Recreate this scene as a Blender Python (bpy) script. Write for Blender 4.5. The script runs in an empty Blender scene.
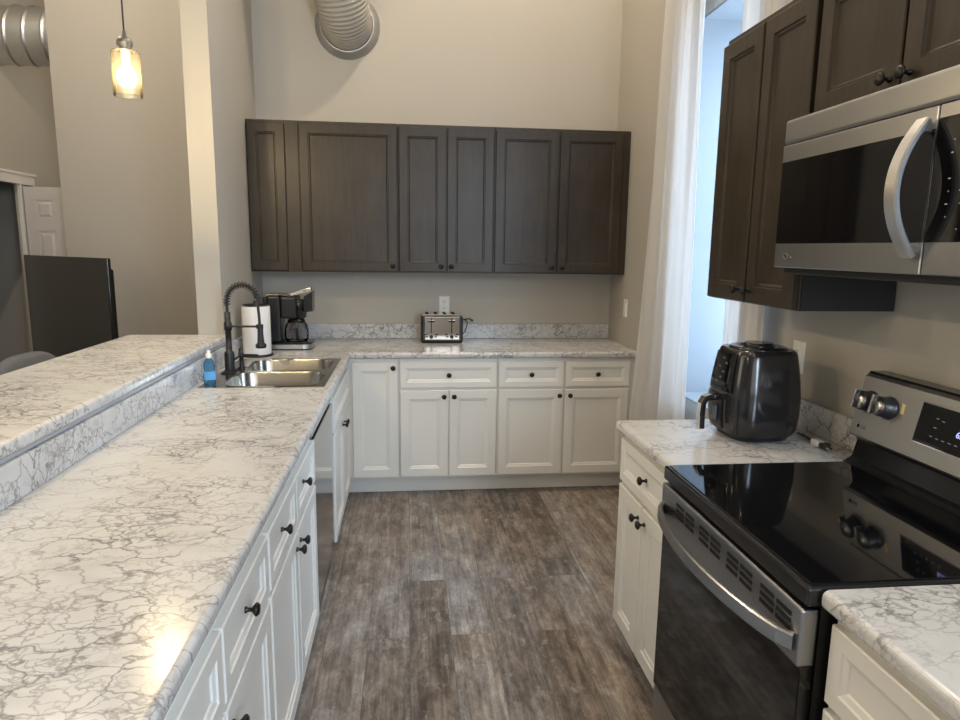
import bpy, bmesh, math, random
from mathutils import Vector, Matrix
random.seed(4)
C = bpy.context.scene.collection
PI = math.pi

# ------------------------------------------------------------------ camera
cam = bpy.data.cameras.new('camera'); camo = bpy.data.objects.new('camera', cam); C.objects.link(camo)
cam.sensor_fit = 'HORIZONTAL'; cam.sensor_width = 36.0; cam.lens = 36.0 * 661.6 / 960; cam.clip_start = 0.05
fw = Vector((0.10751723, 0.98010698, -0.16682434)); rt = Vector((0.99418994, -0.10685883, 0.01294457)); up = Vector((0.00513959, 0.16724685, 0.98590166))
camo.matrix_world = Matrix(((rt.x, up.x, -fw.x, 0), (rt.y, up.y, -fw.y, 0), (rt.z, up.z, -fw.z, 1.5395), (0, 0, 0, 1)))
bpy.context.scene.camera = camo

# ------------------------------------------------------------------ world, exposure, lights
sc = bpy.context.scene
sc.view_settings.view_transform = 'Standard'; sc.view_settings.look = 'None'
sc.view_settings.gamma = 1.0; sc.view_settings.use_curve_mapping = False
sc.view_settings.exposure = 0.08
w = bpy.data.worlds.new('world'); sc.world = w; w.use_nodes = True
w.node_tree.nodes['Background'].inputs[0].default_value = (0.55, 0.75, 1.0, 1)
w.node_tree.nodes['Background'].inputs[1].default_value = 1.5

def lamp(name, kind, loc, energy, col, size=None, size_y=None, look=None, radius=None):
    l = bpy.data.lights.new(name, kind); l.energy = energy; l.color = col
    if kind == 'AREA':
        l.shape = 'RECTANGLE'; l.size = size; l.size_y = size_y
    elif radius is not None: l.shadow_soft_size = radius
    o = bpy.data.objects.new(name, l); C.objects.link(o); o.location = loc
    if look is not None:
        o.rotation_euler = (Vector(look) - Vector(loc)).to_track_quat('-Z', 'Y').to_euler()
    return o
lamp('window_daylight', 'AREA', (2.04, 2.93, 1.75), 52, (0.58, 0.78, 1.0), 0.6, 1.85, (1.0, 2.93, 1.70))
lamp('unseen_rear_fill', 'AREA', (0.3, -3.3, 1.9), 32, (0.95, 0.95, 1.0), 2.2, 2.0, (0.2, 2.0, 1.2))  # soft fill added behind the camera; no window is built there
lamp('side_window_daylight', 'AREA', (1.40, -1.5, 1.8), 215, (0.62, 0.80, 1.0), 1.2, 1.9, (-1.0, -.2, 1.1))
lamp('unseen_left_fill', 'AREA', (-6.2, 2.2, 2.2), 40, (1.0, 0.90, 0.76), 2.0, 2.0, (0.0, 3.2, 1.2))  # warm fill added out of view to brighten the wall beyond the bar
for unseen_spot, watts in (((-0.2, 1.2, 4.4), 30), ((0.5, 3.3, 4.6), 98), ((-2.6, 4.6, 4.3), 95), ((0.0, -1.4, 4.2), 34), ((-2.2, 7.5, 3.2), 22)):  # warm points without fixtures, added as fill; second one throws the duct's shadow
    lamp('unseen_overhead_light', 'POINT', unseen_spot, watts, (1.0, 0.86, 0.69), radius=0.05)
PENDANT_E = 17.0

# ------------------------------------------------------------------ materials
def nt(name):
    m = bpy.data.materials.new(name); m.use_nodes = True
    return m, m.node_tree.nodes, m.node_tree.links, m.node_tree.nodes['Principled BSDF']
def plain(name, col, rough=0.5, metal=0.0, coat=0.0, bump=0.0, bscale=200, var=0.0, emit=None, es=0):
    m, N, L, b = nt(name)
    b.inputs['Base Color'].default_value = (*col, 1); b.inputs['Roughness'].default_value = rough
    b.inputs['Metallic'].default_value = metal; b.inputs['Coat Weight'].default_value = coat
    b.inputs['Coat Roughness'].default_value = 0.08
    tc = N.new('ShaderNodeTexCoord'); no = N.new('ShaderNodeTexNoise'); no.inputs['Scale'].default_value = bscale
    L.new(tc.outputs['Object'], no.inputs['Vector'])
    if bump:
        bp = N.new('ShaderNodeBump'); bp.inputs['Strength'].default_value = bump; bp.inputs['Distance'].default_value = 0.002
        L.new(no.outputs['Fac'], bp.inputs['Height']); L.new(bp.outputs['Normal'], b.inputs['Normal'])
    if var:
        n2 = N.new('ShaderNodeTexNoise'); n2.inputs['Scale'].default_value = 3; L.new(tc.outputs['Object'], n2.inputs['Vector'])
        r = N.new('ShaderNodeValToRGB'); r.color_ramp.elements[0].position = .3; r.color_ramp.elements[1].position = .7
        r.color_ramp.elements[0].color = (*[c * (1 - var) for c in col], 1); r.color_ramp.elements[1].color = (*[min(1, c * (1 + var)) for c in col], 1)
        L.new(n2.outputs['Fac'], r.inputs['Fac']); L.new(r.outputs['Color'], b.inputs['Base Color'])
    if emit:
        b.inputs['Emission Color'].default_value = (*emit, 1); b.inputs['Emission Strength'].default_value = es
    return m
def mathn(N, L, op, a, b=None, clamp=False):
    n = N.new('ShaderNodeMath'); n.operation = op; n.use_clamp = clamp
    for i, v in enumerate((a, b)):
        if v is None: continue
        if isinstance(v, (int, float)): n.inputs[i].default_value = v
        else: L.new(v, n.inputs[i])
    return n.outputs[0]
def mixc(N, L, fac, a, b):
    n = N.new('ShaderNodeMix'); n.data_type = 'RGBA'
    if isinstance(fac, (int, float)): n.inputs[0].default_value = fac
    else: L.new(fac, n.inputs[0])
    for i, v in ((6, a), (7, b)):
        if isinstance(v, tuple): n.inputs[i].default_value = (*v, 1)
        else: L.new(v, n.inputs[i])
    return n.outputs[2]

def marble():
    m, N, L, b = nt('marble_laminate')
    tc = N.new('ShaderNodeTexCoord'); mp = N.new('ShaderNodeMapping'); L.new(tc.outputs['Object'], mp.inputs['Vector'])
    mp.inputs['Rotation'].default_value = (0.25, 0.3, 0.35); mp.inputs['Scale'].default_value = (1.1, 1.5, 1.3)
    def warp(scale, amt, detail=3):
        n = N.new('ShaderNodeTexNoise'); n.inputs['Scale'].default_value = scale; n.inputs['Detail'].default_value = detail
        L.new(mp.outputs[0], n.inputs['Vector'])
        s = N.new('ShaderNodeVectorMath'); s.operation = 'SUBTRACT'; L.new(n.outputs['Color'], s.inputs[0]); s.inputs[1].default_value = (.5, .5, .5)
        k = N.new('ShaderNodeVectorMath'); k.operation = 'SCALE'; L.new(s.outputs[0], k.inputs[0]); k.inputs['Scale'].default_value = amt
        a = N.new('ShaderNodeVectorMath'); a.operation = 'ADD'; L.new(mp.outputs[0], a.inputs[0]); L.new(k.outputs[0], a.inputs[1])
        return a.outputs[0]
    def vein(vs, width, wsc, wamt, msc, mlo, mhi, det=5):
        v = N.new('ShaderNodeTexVoronoi'); v.feature = 'DISTANCE_TO_EDGE'; v.inputs['Scale'].default_value = vs
        L.new(warp(wsc, wamt, det), v.inputs['Vector'])
        r = N.new('ShaderNodeMapRange'); r.inputs['From Min'].default_value = 0; r.inputs['From Max'].default_value = width
        r.inputs['To Min'].default_value = 1; r.inputs['To Max'].default_value = 0; r.interpolation_type = 'SMOOTHSTEP'
        L.new(v.outputs['Distance'], r.inputs['Value'])
        n = N.new('ShaderNodeTexNoise'); n.inputs['Scale'].default_value = msc; n.inputs['Detail'].default_value = 3; L.new(mp.outputs[0], n.inputs['Vector'])
        q = N.new('ShaderNodeMapRange'); q.inputs['From Min'].default_value = mlo; q.inputs['From Max'].default_value = mhi; L.new(n.outputs['Fac'], q.inputs['Value'])
        return mathn(N, L, 'MULTIPLY', r.outputs[0], q.outputs[0])
    v1 = vein(8.5, 0.055, 9.0, 0.22, 3.2, 0.33, 0.57, 9)
    v2 = vein(21.0, 0.11, 18.0, 0.13, 3.6, 0.40, 0.58, 9)
    v3 = vein(4.0, 0.22, 3.0, 0.4, 3.0, 0.40, 0.75, 8)
    cl = N.new('ShaderNodeTexNoise'); cl.inputs['Scale'].default_value = 4.5; cl.inputs['Detail'].default_value = 6; L.new(mp.outputs[0], cl.inputs['Vector'])
    base = mixc(N, L, mathn(N, L, 'MULTIPLY', v3, 0.55), (0.585, 0.585, 0.58), (0.40, 0.395, 0.39))
    r = N.new('ShaderNodeMapRange'); r.inputs['From Min'].default_value = .5; r.inputs['From Max'].default_value = .75; r.inputs['To Max'].default_value = .4; L.new(cl.outputs['Fac'], r.inputs['Value'])
    base = mixc(N, L, r.outputs[0], base, (0.47, 0.46, 0.45))
    base = mixc(N, L, mathn(N, L, 'MULTIPLY', v2, 0.62), base, (0.20, 0.19, 0.19))
    base = mixc(N, L, mathn(N, L, 'MULTIPLY', v1, 0.72), base, (0.12, 0.115, 0.12))
    L.new(base, b.inputs['Base Color']); b.inputs['Roughness'].default_value = 0.20; b.inputs['IOR'].default_value = 1.45
    return m
def floor_mat():
    m, N, L, b = nt('weathered_plank_floor')
    tc = N.new('ShaderNodeTexCoord'); mp = N.new('ShaderNodeMapping'); L.new(tc.outputs['Object'], mp.inputs['Vector'])
    mp.inputs['Rotation'].default_value = (0, 0, PI / 2)
    br = N.new('ShaderNodeTexBrick'); L.new(mp.outputs[0], br.inputs['Vector']); br.inputs['Scale'].default_value = 1
    br.inputs['Brick Width'].default_value = 1.22; br.inputs['Row Height'].default_value = 0.165; br.inputs['Mortar Size'].default_value = 0.0012
    br.inputs['Color1'].default_value = (0, 0, 0, 1); br.inputs['Color2'].default_value = (1, 1, 1, 1); br.inputs['Mortar'].default_value = (.5, .5, .5, 1); br.offset = 0.37
    br.inputs['Mortar Smooth'].default_value = 0.3
    # per-plank shift of the grain
    sh = N.new('ShaderNodeVectorMath'); sh.operation = 'MULTIPLY_ADD'; L.new(br.outputs['Color'], sh.inputs[0]); sh.inputs[1].default_value = (3.1, 7.3, 2.0); L.new(tc.outputs['Object'], sh.inputs[2])
    def noise(sx, sy, sc_, det, rough=.6, dist=0):
        q = N.new('ShaderNodeMapping'); L.new(sh.outputs[0], q.inputs['Vector']); q.inputs['Scale'].default_value = (sx, sy, 1)
        n = N.new('ShaderNodeTexNoise'); n.inputs['Scale'].default_value = sc_; n.inputs['Detail'].default_value = det; n.inputs['Roughness'].default_value = rough; n.inputs['Distortion'].default_value = dist
        L.new(q.outputs[0], n.inputs['Vector']); return n.outputs['Fac']
    g = noise(30, 1.6, 1.0, 8, .65, .6); patch = noise(13, 5.5, 1.0, 12, .78, .3); fine = noise(110, 5, 1.0, 4)
    r1 = N.new('ShaderNodeValToRGB'); e = r1.color_ramp.elements
    e[0].position = .35; e[0].color = (0.045, 0.037, 0.031, 1); e[1].position = .69; e[1].color = (0.47, 0.44, 0.41, 1)
    x = e.new(.46); x.color = (0.125, 0.105, 0.090, 1); y = e.new(.56); y.color = (0.25, 0.222, 0.198, 1)
    s = mathn(N, L, 'ADD', mathn(N, L, 'MULTIPLY', g, .30), mathn(N, L, 'MULTIPLY', patch, .66))
    s = mathn(N, L, 'ADD', s, mathn(N, L, 'MULTIPLY', fine, .18))
    s = mathn(N, L, 'ADD', s, mathn(N, L, 'MULTIPLY', mathn(N, L, 'SUBTRACT', br.outputs['Color'], .5), .09))
    s = mathn(N, L, 'SUBTRACT', s, .06)
    L.new(s, r1.inputs['Fac'])
    hue = noise(3.0, 1.2, 1.0, 4); hm = N.new('ShaderNodeMapRange'); hm.inputs['From Min'].default_value = .42; hm.inputs['From Max'].default_value = .62; L.new(hue, hm.inputs['Value'])
    ml = N.new('ShaderNodeMix'); ml.data_type = 'RGBA'; ml.blend_type = 'MULTIPLY'; ml.inputs[0].default_value = 1; L.new(r1.outputs['Color'], ml.inputs[6]); L.new(mixc(N, L, hm.outputs[0], (1.06, .98, .90), (.96, 1.0, 1.05)), ml.inputs[7])
    def flakes(src, lo, hi, k):
        q = N.new('ShaderNodeMapRange'); q.inputs['From Min'].default_value = lo; q.inputs['From Max'].default_value = hi; L.new(src, q.inputs['Value'])
        return mathn(N, L, 'MULTIPLY', q.outputs[0], k)
    fl = mixc(N, L, flakes(noise(17, 9, 1.0, 14, .8), .55, .62, .38), ml.outputs[2], (0.50, 0.47, 0.44))
    fl = mixc(N, L, flakes(noise(40, 7, 1.0, 12, .78, .5), .57, .64, .55), fl, (0.05, 0.042, 0.036))
    col = mixc(N, L, mathn(N, L, 'MULTIPLY', br.outputs['Fac'], .6), fl, (0.05, 0.042, 0.036))
    L.new(col, b.inputs['Base Color']); b.inputs['Roughness'].default_value = 0.42
    bp = N.new('ShaderNodeBump'); bp.inputs['Strength'].default_value = .25; bp.inputs['Distance'].default_value = .002; L.new(g, bp.inputs['Height']); L.new(bp.outputs[0], b.inputs['Normal'])
    return m
def wood():
    m, N, L, b = nt('dark_stained_wood')
    tc = N.new('ShaderNodeTexCoord'); q = N.new('ShaderNodeMapping'); L.new(tc.outputs['Object'], q.inputs['Vector']); q.inputs['Scale'].default_value = (28, 28, 2.2)
    n = N.new('ShaderNodeTexNoise'); n.inputs['Scale'].default_value = 1.5; n.inputs['Detail'].default_value = 6; n.inputs['Distortion'].default_value = .4; L.new(q.outputs[0], n.inputs['Vector'])
    n2 = N.new('ShaderNodeTexNoise'); n2.inputs['Scale'].default_value = 5; n2.inputs['Detail'].default_value = 4; L.new(tc.outputs['Object'], n2.inputs['Vector'])
    r = N.new('ShaderNodeValToRGB'); e = r.color_ramp.elements
    e[0].position = .32; e[0].color = (0.022, 0.0163, 0.0104, 1); e[1].position = .70; e[1].color = (0.048, 0.0365, 0.0250, 1)
    L.new(mathn(N, L, 'ADD', mathn(N, L, 'MULTIPLY', n.outputs['Fac'], .5), mathn(N, L, 'MULTIPLY', n2.outputs['Fac'], .5)), r.inputs['Fac'])
    L.new(r.outputs['Color'], b.inputs['Base Color']); b.inputs['Roughness'].default_value = 0.38; b.inputs['Specular IOR Level'].default_value = 0.36
    return m
def steel(name='brushed_steel', col=(0.50, 0.50, 0.49), rough=.30, sc_=(2, 2, 260), bump=.06):
    m, N, L, b = nt(name)
    b.inputs['Base Color'].default_value = (*col, 1); b.inputs['Metallic'].default_value = 1
    tc = N.new('ShaderNodeTexCoord'); q = N.new('ShaderNodeMapping'); L.new(tc.outputs['Object'], q.inputs['Vector']); q.inputs['Scale'].default_value = sc_
    n = N.new('ShaderNodeTexNoise'); n.inputs['Scale'].default_value = 1; n.inputs['Detail'].default_value = 3; L.new(q.outputs[0], n.inputs['Vector'])
    r = N.new('ShaderNodeMapRange'); r.inputs['To Min'].default_value = rough - .05; r.inputs['To Max'].default_value = rough + .07; L.new(n.outputs['Fac'], r.inputs['Value']); L.new(r.outputs[0], b.inputs['Roughness'])
    bp = N.new('ShaderNodeBump'); bp.inputs['Strength'].default_value = bump; bp.inputs['Distance'].default_value = .001; L.new(n.outputs['Fac'], bp.inputs['Height']); L.new(bp.outputs[0], b.inputs['Normal'])
    return m
def thin_glass(name, tint=(1, 1, 1), refl=.25, diffuse=0.0, dcol=(1, 1, 1), bump=0):
    m, N, L, b = nt(name); out = N['Material Output']; N.remove(b)
    t = N.new('ShaderNodeBsdfTransparent'); t.inputs[0].default_value = (*tint, 1)
    g = N.new('ShaderNodeBsdfGlossy'); g.inputs['Roughness'].default_value = .03
    lw = N.new('ShaderNodeLayerWeight'); lw.inputs['Blend'].default_value = refl
    mx = N.new('ShaderNodeMixShader'); L.new(lw.outputs['Fresnel'], mx.inputs[0]); L.new(t.outputs[0], mx.inputs[1]); L.new(g.outputs[0], mx.inputs[2])
    o = mx
    if bump:
        tc = N.new('ShaderNodeTexCoord'); v = N.new('ShaderNodeTexVoronoi'); v.inputs['Scale'].default_value = 90; L.new(tc.outputs['Object'], v.inputs['Vector'])
        bp = N.new('ShaderNodeBump'); bp.inputs['Strength'].default_value = bump; L.new(v.outputs['Distance'], bp.inputs['Height']); L.new(bp.outputs[0], g.inputs['Normal'])
    if diffuse:
        d = N.new('ShaderNodeBsdfTranslucent'); d.inputs[0].default_value = (*dcol, 1)
        m2 = N.new('ShaderNodeMixShader'); m2.inputs[0].default_value = diffuse; L.new(mx.outputs[0], m2.inputs[1]); L.new(d.outputs[0], m2.inputs[2]); o = m2
    L.new(o.outputs[0], out.inputs[0]); return m
def cloth(name, col, trans):
    m, N, L, b = nt(name); out = N['Material Output']
    b.inputs['Base Color'].default_value = (*col, 1); b.inputs['Roughness'].default_value = .85
    tc = N.new('ShaderNodeTexCoord'); n = N.new('ShaderNodeTexNoise'); n.inputs['Scale'].default_value = 14; n.inputs['Detail'].default_value = 5; L.new(tc.outputs['Object'], n.inputs['Vector'])
    bp = N.new('ShaderNodeBump'); bp.inputs['Strength'].default_value = .35; bp.inputs['Distance'].default_value = .006; L.new(n.outputs['Fac'], bp.inputs['Height']); L.new(bp.outputs[0], b.inputs['Normal'])
    if trans:
        t = N.new('ShaderNodeBsdfTranslucent'); t.inputs[0].default_value = (*col, 1)
        mx = N.new('ShaderNodeMixShader'); mx.inputs[0].default_value = trans; L.new(b.outputs[0], mx.inputs[1]); L.new(t.outputs[0], mx.inputs[2]); L.new(mx.outputs[0], out.inputs[0])
    return m
def bulb_mat():
    m, N, L, b = nt('glowing_bulb'); out = N['Material Output']; N.remove(b)
    e = N.new('ShaderNodeEmission'); e.inputs[0].default_value = (1, .84, .55, 1); e.inputs[1].default_value = 9
    t = N.new('ShaderNodeBsdfTransparent'); a = N.new('ShaderNodeAddShader'); L.new(e.outputs[0], a.inputs[0]); L.new(t.outputs[0], a.inputs[1]); L.new(a.outputs[0], out.inputs[0]); return m

M = dict(
    wall=plain('greige_wall_paint', (0.44, 0.412, 0.362), .65, bump=.05, bscale=300),
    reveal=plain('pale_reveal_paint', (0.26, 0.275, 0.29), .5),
    ceil=plain('ceiling_paint', (0.62, 0.59, 0.54), .8), trimw=plain('white_trim_paint', (0.74, 0.72, 0.69), .4),
    cab=plain('white_cabinet_paint', (0.76, 0.745, 0.70), .32), marble=marble(), floor=floor_mat(), wood=wood(),
    woodin=plain('near_black_side', (0.012, 0.010, 0.009), .6),
    steel=steel(col=(.50, .50, .495), rough=.36), steelv=steel('vertical_brushed_steel', (0.36, 0.365, 0.375), .30, (2, 260, 2)), sinks=steel('sink_steel', (0.42, 0.39, 0.34), .20, (60, 60, 60), .02),
    dw=steel('dishwasher_steel', (0.44, 0.45, 0.46), .10, (2, 260, 2), .01),
    satin=plain('satin_metal', (.55, .53, .50), .28, 1), chrome=plain('chrome', (0.75, 0.75, 0.74), .08, 1), galv=steel('galvanised_steel', (0.62, 0.63, 0.63), .42, (9, 9, 9), .02),
    glassb=plain('black_ceramic_glass', (0.004, 0.004, 0.005), .045), gloss=plain('gloss_black_plastic', (0.012, 0.012, 0.013), .16),
    matte=plain('matte_black', (0.006, 0.006, 0.0065), .38), iron=plain('black_bronze_knob', (0.014, 0.012, 0.011), .33, .4),
    fry=plain('charcoal_gloss_plastic', (0.018, 0.017, 0.017), .14), frydk=plain('dark_grey_plastic', (0.03, 0.03, 0.03), .3),
    plastic=plain('white_plastic', (0.74, 0.73, 0.69), .35), slot=plain('dark_slot', (0.002, 0.002, 0.002), .9),
    paper=cloth('paper_towel', (0.84, 0.83, 0.82), 0), curtain=cloth('white_curtain_cloth', (0.78, 0.77, 0.76), .42),
    grey=cloth('grey_upholstery', (0.085, 0.09, 0.10), 0), darkwood=plain('dark_leg_wood', (0.03, 0.022, 0.017), .45),
    pane=thin_glass('window_glass', (.97, .98, 1), .1), glass=thin_glass('carafe_glass', (.72, .72, .72), .15),
    shade=thin_glass('seeded_shade_glass', (1, .985, .95), .10, .006, (1, .86, .55), .5), bulb=bulb_mat(),
    bronze=plain('brushed_nickel_socket', (0.25, 0.23, 0.20), .35, .8), soap=thin_glass('blue_soap', (.50, .78, .95), .3, .18, (.25, .6, .95)),
    label=plain('blue_label', (0.10, 0.36, 0.72), .4), flex=plain('grey_flex_duct', (0.36, 0.34, 0.30), .5), mark=plain('grey_marking', (0.30, 0.32, 0.34), .5),
    dimmark=plain('dim_marking', (0.09, 0.095, 0.10), .4), screen=plain('tv_screen', (0.012, 0.012, 0.012), .22), clock=plain('clock_digit', (0.2, 0.2, 0.5), .5, emit=(.45, .45, 1), es=1.5),
    sock=plain('trim_strip_paint', (0.40, 0.41, 0.43), .3), tape=plain('rubber', (0.02, 0.02, 0.02), .6),
    dwood=plain('dim_door_paint', (0.62, 0.58, 0.54), .45), outside=plain('outside_frame', (.7, .7, .7), .5))

# ------------------------------------------------------------------ mesh helpers
class MB:
    def __init__(s): s.v = []; s.f = []; s.sm = []
    def add(s, vs, fs, smooth=False):
        k = len(s.v); s.v += [tuple(x) for x in vs]
        s.f += [[i + k for i in f] for f in fs]; s.sm += [smooth] * len(fs); return s
    def bm(s, b, smooth=False):
        b.verts.ensure_lookup_table(); b.verts.index_update()
        s.add([v.co[:] for v in b.verts], [[v.index for v in f.verts] for f in b.faces], smooth); b.free(); return s
    def box(s, x0, x1, y0, y1, z0, z1, bev=0.0, seg=2):
        x0, x1 = sorted((x0, x1)); y0, y1 = sorted((y0, y1)); z0, z1 = sorted((z0, z1))
        b = bmesh.new(); bmesh.ops.create_cube(b, size=1)
        for v in b.verts: v.co = Vector(((x0 + x1) / 2 + v.co.x * (x1 - x0), (y0 + y1) / 2 + v.co.y * (y1 - y0), (z0 + z1) / 2 + v.co.z * (z1 - z0)))
        if bev: bmesh.ops.bevel(b, geom=list(b.edges), offset=min(bev, .45 * min(x1 - x0, y1 - y0, z1 - z0)), segments=seg, affect='EDGES', profile=.5)
        return s.bm(b)
    def rings(s, rings, cap=(True, True), smooth=True, closed=True):
        n = len(rings[0]); vs = [p for r in rings for p in r]; fs = []
        for i in range(len(rings) - 1):
            for j in range(n if closed else n - 1):
                k = (j + 1) % n; fs.append([i * n + j, i * n + k, (i + 1) * n + k, (i + 1) * n + j])
        s.add(vs, fs, smooth)
        if cap[0]: s.add(rings[0], [list(range(n))[::-1]])
        if cap[1]: s.add(rings[-1], [list(range(n))])
        return s
    def lathe(s, prof, o=(0, 0, 0), ax=(0, 0, 1), n=24, smooth=True):
        ax = Vector(ax).normalized(); a = ax.orthogonal().normalized(); b = ax.cross(a); o = Vector(o); R = []
        for r, h in prof: R.append([o + ax * h + (a * math.cos(2 * PI * i / n) + b * math.sin(2 * PI * i / n)) * max(r, 1e-5) for i in range(n)])
        return s.rings(R, smooth=smooth)
    def tube(s, pts, r, n=10, smooth=True):
        pts = [Vector(p) for p in pts]; rs = r if isinstance(r, (list, tuple)) else [r] * len(pts); R = []; a = None
        for i, p in enumerate(pts):
            t = (pts[min(i + 1, len(pts) - 1)] - pts[max(i - 1, 0)]).normalized()
            a = t.orthogonal().normalized() if a is None else (a - t * a.dot(t)).normalized()
            b = t.cross(a); R.append([p + (a * math.cos(2 * PI * k / n) + b * math.sin(2 * PI * k / n)) * rs[i] for k in range(n)])
        return s.rings(R, smooth=smooth)
    def strip(s, pts, wdir, wid, th):                 # flat bar swept along pts
        pts = [Vector(p) for p in pts]; wd = Vector(wdir).normalized(); R = []
        for i, p in enumerate(pts):
            t = (pts[min(i + 1, len(pts) - 1)] - pts[max(i - 1, 0)]).normalized(); nn = t.cross(wd).normalized()
            a, b, c = wid / 2, th / 2, min(wid, th) * .25
            R.append([p + wd * x + nn * y for x, y in ((a, b - c), (a - c, b), (-a + c, b), (-a, b - c), (-a, -b + c), (-a + c, -b), (a - c, -b), (a, -b + c))])
        return s.rings(R, smooth=False)
    def panel(s, o, u, v, n, W, H, prof):             # nested rectangle rings: prof = (inset, height)
        o, u, v, n = map(Vector, (o, u, v, n)); R = []
        for ins, h in prof:
            R.append([o + u * a + v * b + n * h for a, b in ((ins, ins), (W - ins, ins), (W - ins, H - ins), (ins, H - ins))])
        return s.rings(R, smooth=False)
    def prism(s, pts, ax, a0, a1):                    # 2D outline extruded along an axis
        def mk(p, t): q = list(p); q.insert(ax, t); return tuple(q)
        n = len(pts); vs = [mk(p, a0) for p in pts] + [mk(p, a1) for p in pts]
        return s.add(vs, [[i, (i + 1) % n, n + (i + 1) % n, n + i] for i in range(n)] + [list(range(n))[::-1], list(range(n, 2 * n))])
    def xf(s, mat):
        s.v = [tuple(mat @ Vector(p)) for p in s.v]; return s
    def build(s, name, mat, parent=None, local=False):
        me = bpy.data.meshes.new(name); off = Vector((0, 0, 0))
        if parent is not None and not local:
            r = parent
            while r.parent: r = r.parent
            off = r.location
        me.from_pydata([tuple(Vector(p) - off) for p in s.v], [], s.f)
        b = bmesh.new(); b.from_mesh(me)
        bmesh.ops.recalc_face_normals(b, faces=b.faces); b.to_mesh(me); b.free()
        me.polygons.foreach_set('use_smooth', s.sm)
        me.materials.append(mat); o = bpy.data.objects.new(name, me); C.objects.link(o)
        if parent is not None: o.parent = parent
        return o
def thing(name, label, cat, loc=(0, 0, 0), group=None, rz=0):
    o = bpy.data.objects.new(name, None); C.objects.link(o); o.empty_display_size = .1
    o.location = loc; o.rotation_euler = (0, 0, rz); o['label'] = label; o['category'] = cat
    if group: o['group'] = group
    return o
def tag(o, label, cat, group=None):
    o['label'] = label; o['category'] = cat
    if group: o['group'] = group
    return o
def struct(name, mb, mat):
    o = mb.build(name, mat); o['kind'] = 'structure'; return o
def text_mb(txt, size, o, u, v, depth=.0006):
    cu = bpy.data.curves.new('lettering', 'FONT'); cu.body = txt; cu.size = size; cu.extrude = depth / 2; cu.align_x = 'CENTER'; cu.align_y = 'CENTER'
    ob = bpy.data.objects.new('lettering', cu); C.objects.link(ob); bpy.context.view_layer.update()
    me = bpy.data.meshes.new_from_object(ob.evaluated_get(bpy.context.evaluated_depsgraph_get()))
    bpy.data.objects.remove(ob); u, v = Vector(u), Vector(v); n = u.cross(v); m = MB()
    m.add([Vector(o) + u * p.co.x + v * p.co.y + n * p.co.z for p in me.vertices], [list(p.vertices) for p in me.polygons]); return m

# ------------------------------------------------------------------ the room
XW, YB, XL, YP, CZ = 1.428, 4.598, -0.972, 3.60, 4.9
WY0, WY1, WZ0, WZ1 = 2.62, 3.31, 0.80, 2.66
struct('floor', MB().box(-6.5, 2.2, -3.5, 8.6, -.1, 0), M['floor'])
struct('ceiling', MB().box(-6.5, 2.2, -3.5, 8.6, CZ, CZ + .1), M['ceil'])
struct('wall_back', MB().box(-1.10, XW + .6, YB, YB + .12, 0, CZ), M['wall'])
struct('wall_left', MB().box(-1.10, XL, YP, YB, 0, CZ), M['wall'])
r = MB().box(XW, XW + .6, -3.5, WY0, 0, CZ).box(XW, XW + .6, WY1, YB, 0, CZ)
r.box(XW, XW + .6, WY0, WY1, 0, WZ0 - .012).box(XW, XW + .6, WY0, WY1, WZ1, CZ)
struct('wall_right', r, M['wall'])
# white lining of the deep window recess and its sill
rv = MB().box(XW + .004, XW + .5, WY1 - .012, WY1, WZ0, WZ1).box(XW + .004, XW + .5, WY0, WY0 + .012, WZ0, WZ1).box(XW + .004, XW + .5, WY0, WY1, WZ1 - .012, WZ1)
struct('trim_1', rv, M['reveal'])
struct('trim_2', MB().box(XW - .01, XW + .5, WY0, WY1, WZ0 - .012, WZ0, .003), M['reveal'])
wf = MB(); X0 = XW + .44
for a in ((WY0 + .012, WY0 + .06), (WY1 - .06, WY1 - .012)): wf.box(X0, X0 + .05, a[0], a[1], WZ0, WZ1 - .012, .003)
for z in (WZ0, 1.70, WZ1 - .062): wf.box(X0, X0 + .05, WY0 + .012, WY1 - .012, z, z + .05, .003)
wo = struct('window_1', wf, M['trimw']); MB().box(X0 + .02, X0 + .026, WY0 + .05, WY1 - .05, WZ0 + .04, WZ1 - .05).build('window_pane', M['pane'], wo)
struct('wall_living_room_right', MB().box(-1.10, -1.0, YB + .12, 8.0, 0, CZ), M['wall'])
struct('wall_rear', MB().box(-6.5, 2.2, -3.62, -3.5, 0, CZ), M['wall'])
struct('wall_far_left', MB().box(-6.62, -6.5, -3.5, 8.6, 0, CZ), M['wall'])
struct('wall_living_room', MB().box(-3.15, -1.10, 6.6, 6.72, 0, CZ), M['wall'])
struct('wall_hall_end', MB().box(-3.9, -1.1, 8.0, 8.12, 0, CZ), M['wall'])
hw = MB().box(-3.84, -3.8, 5.4, 6.25, 0, CZ).box(-3.84, -3.8, 6.25, 7.14, 2.10, CZ).box(-3.84, -3.8, 7.14, 8.0, 0, CZ).box(-6.5, -3.84, 7.9, 8.0, 0, CZ).box(-6.5, -3.84, 5.4, 5.5, 0, CZ)
struct('wall_hall', hw, M['wall'])
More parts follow.
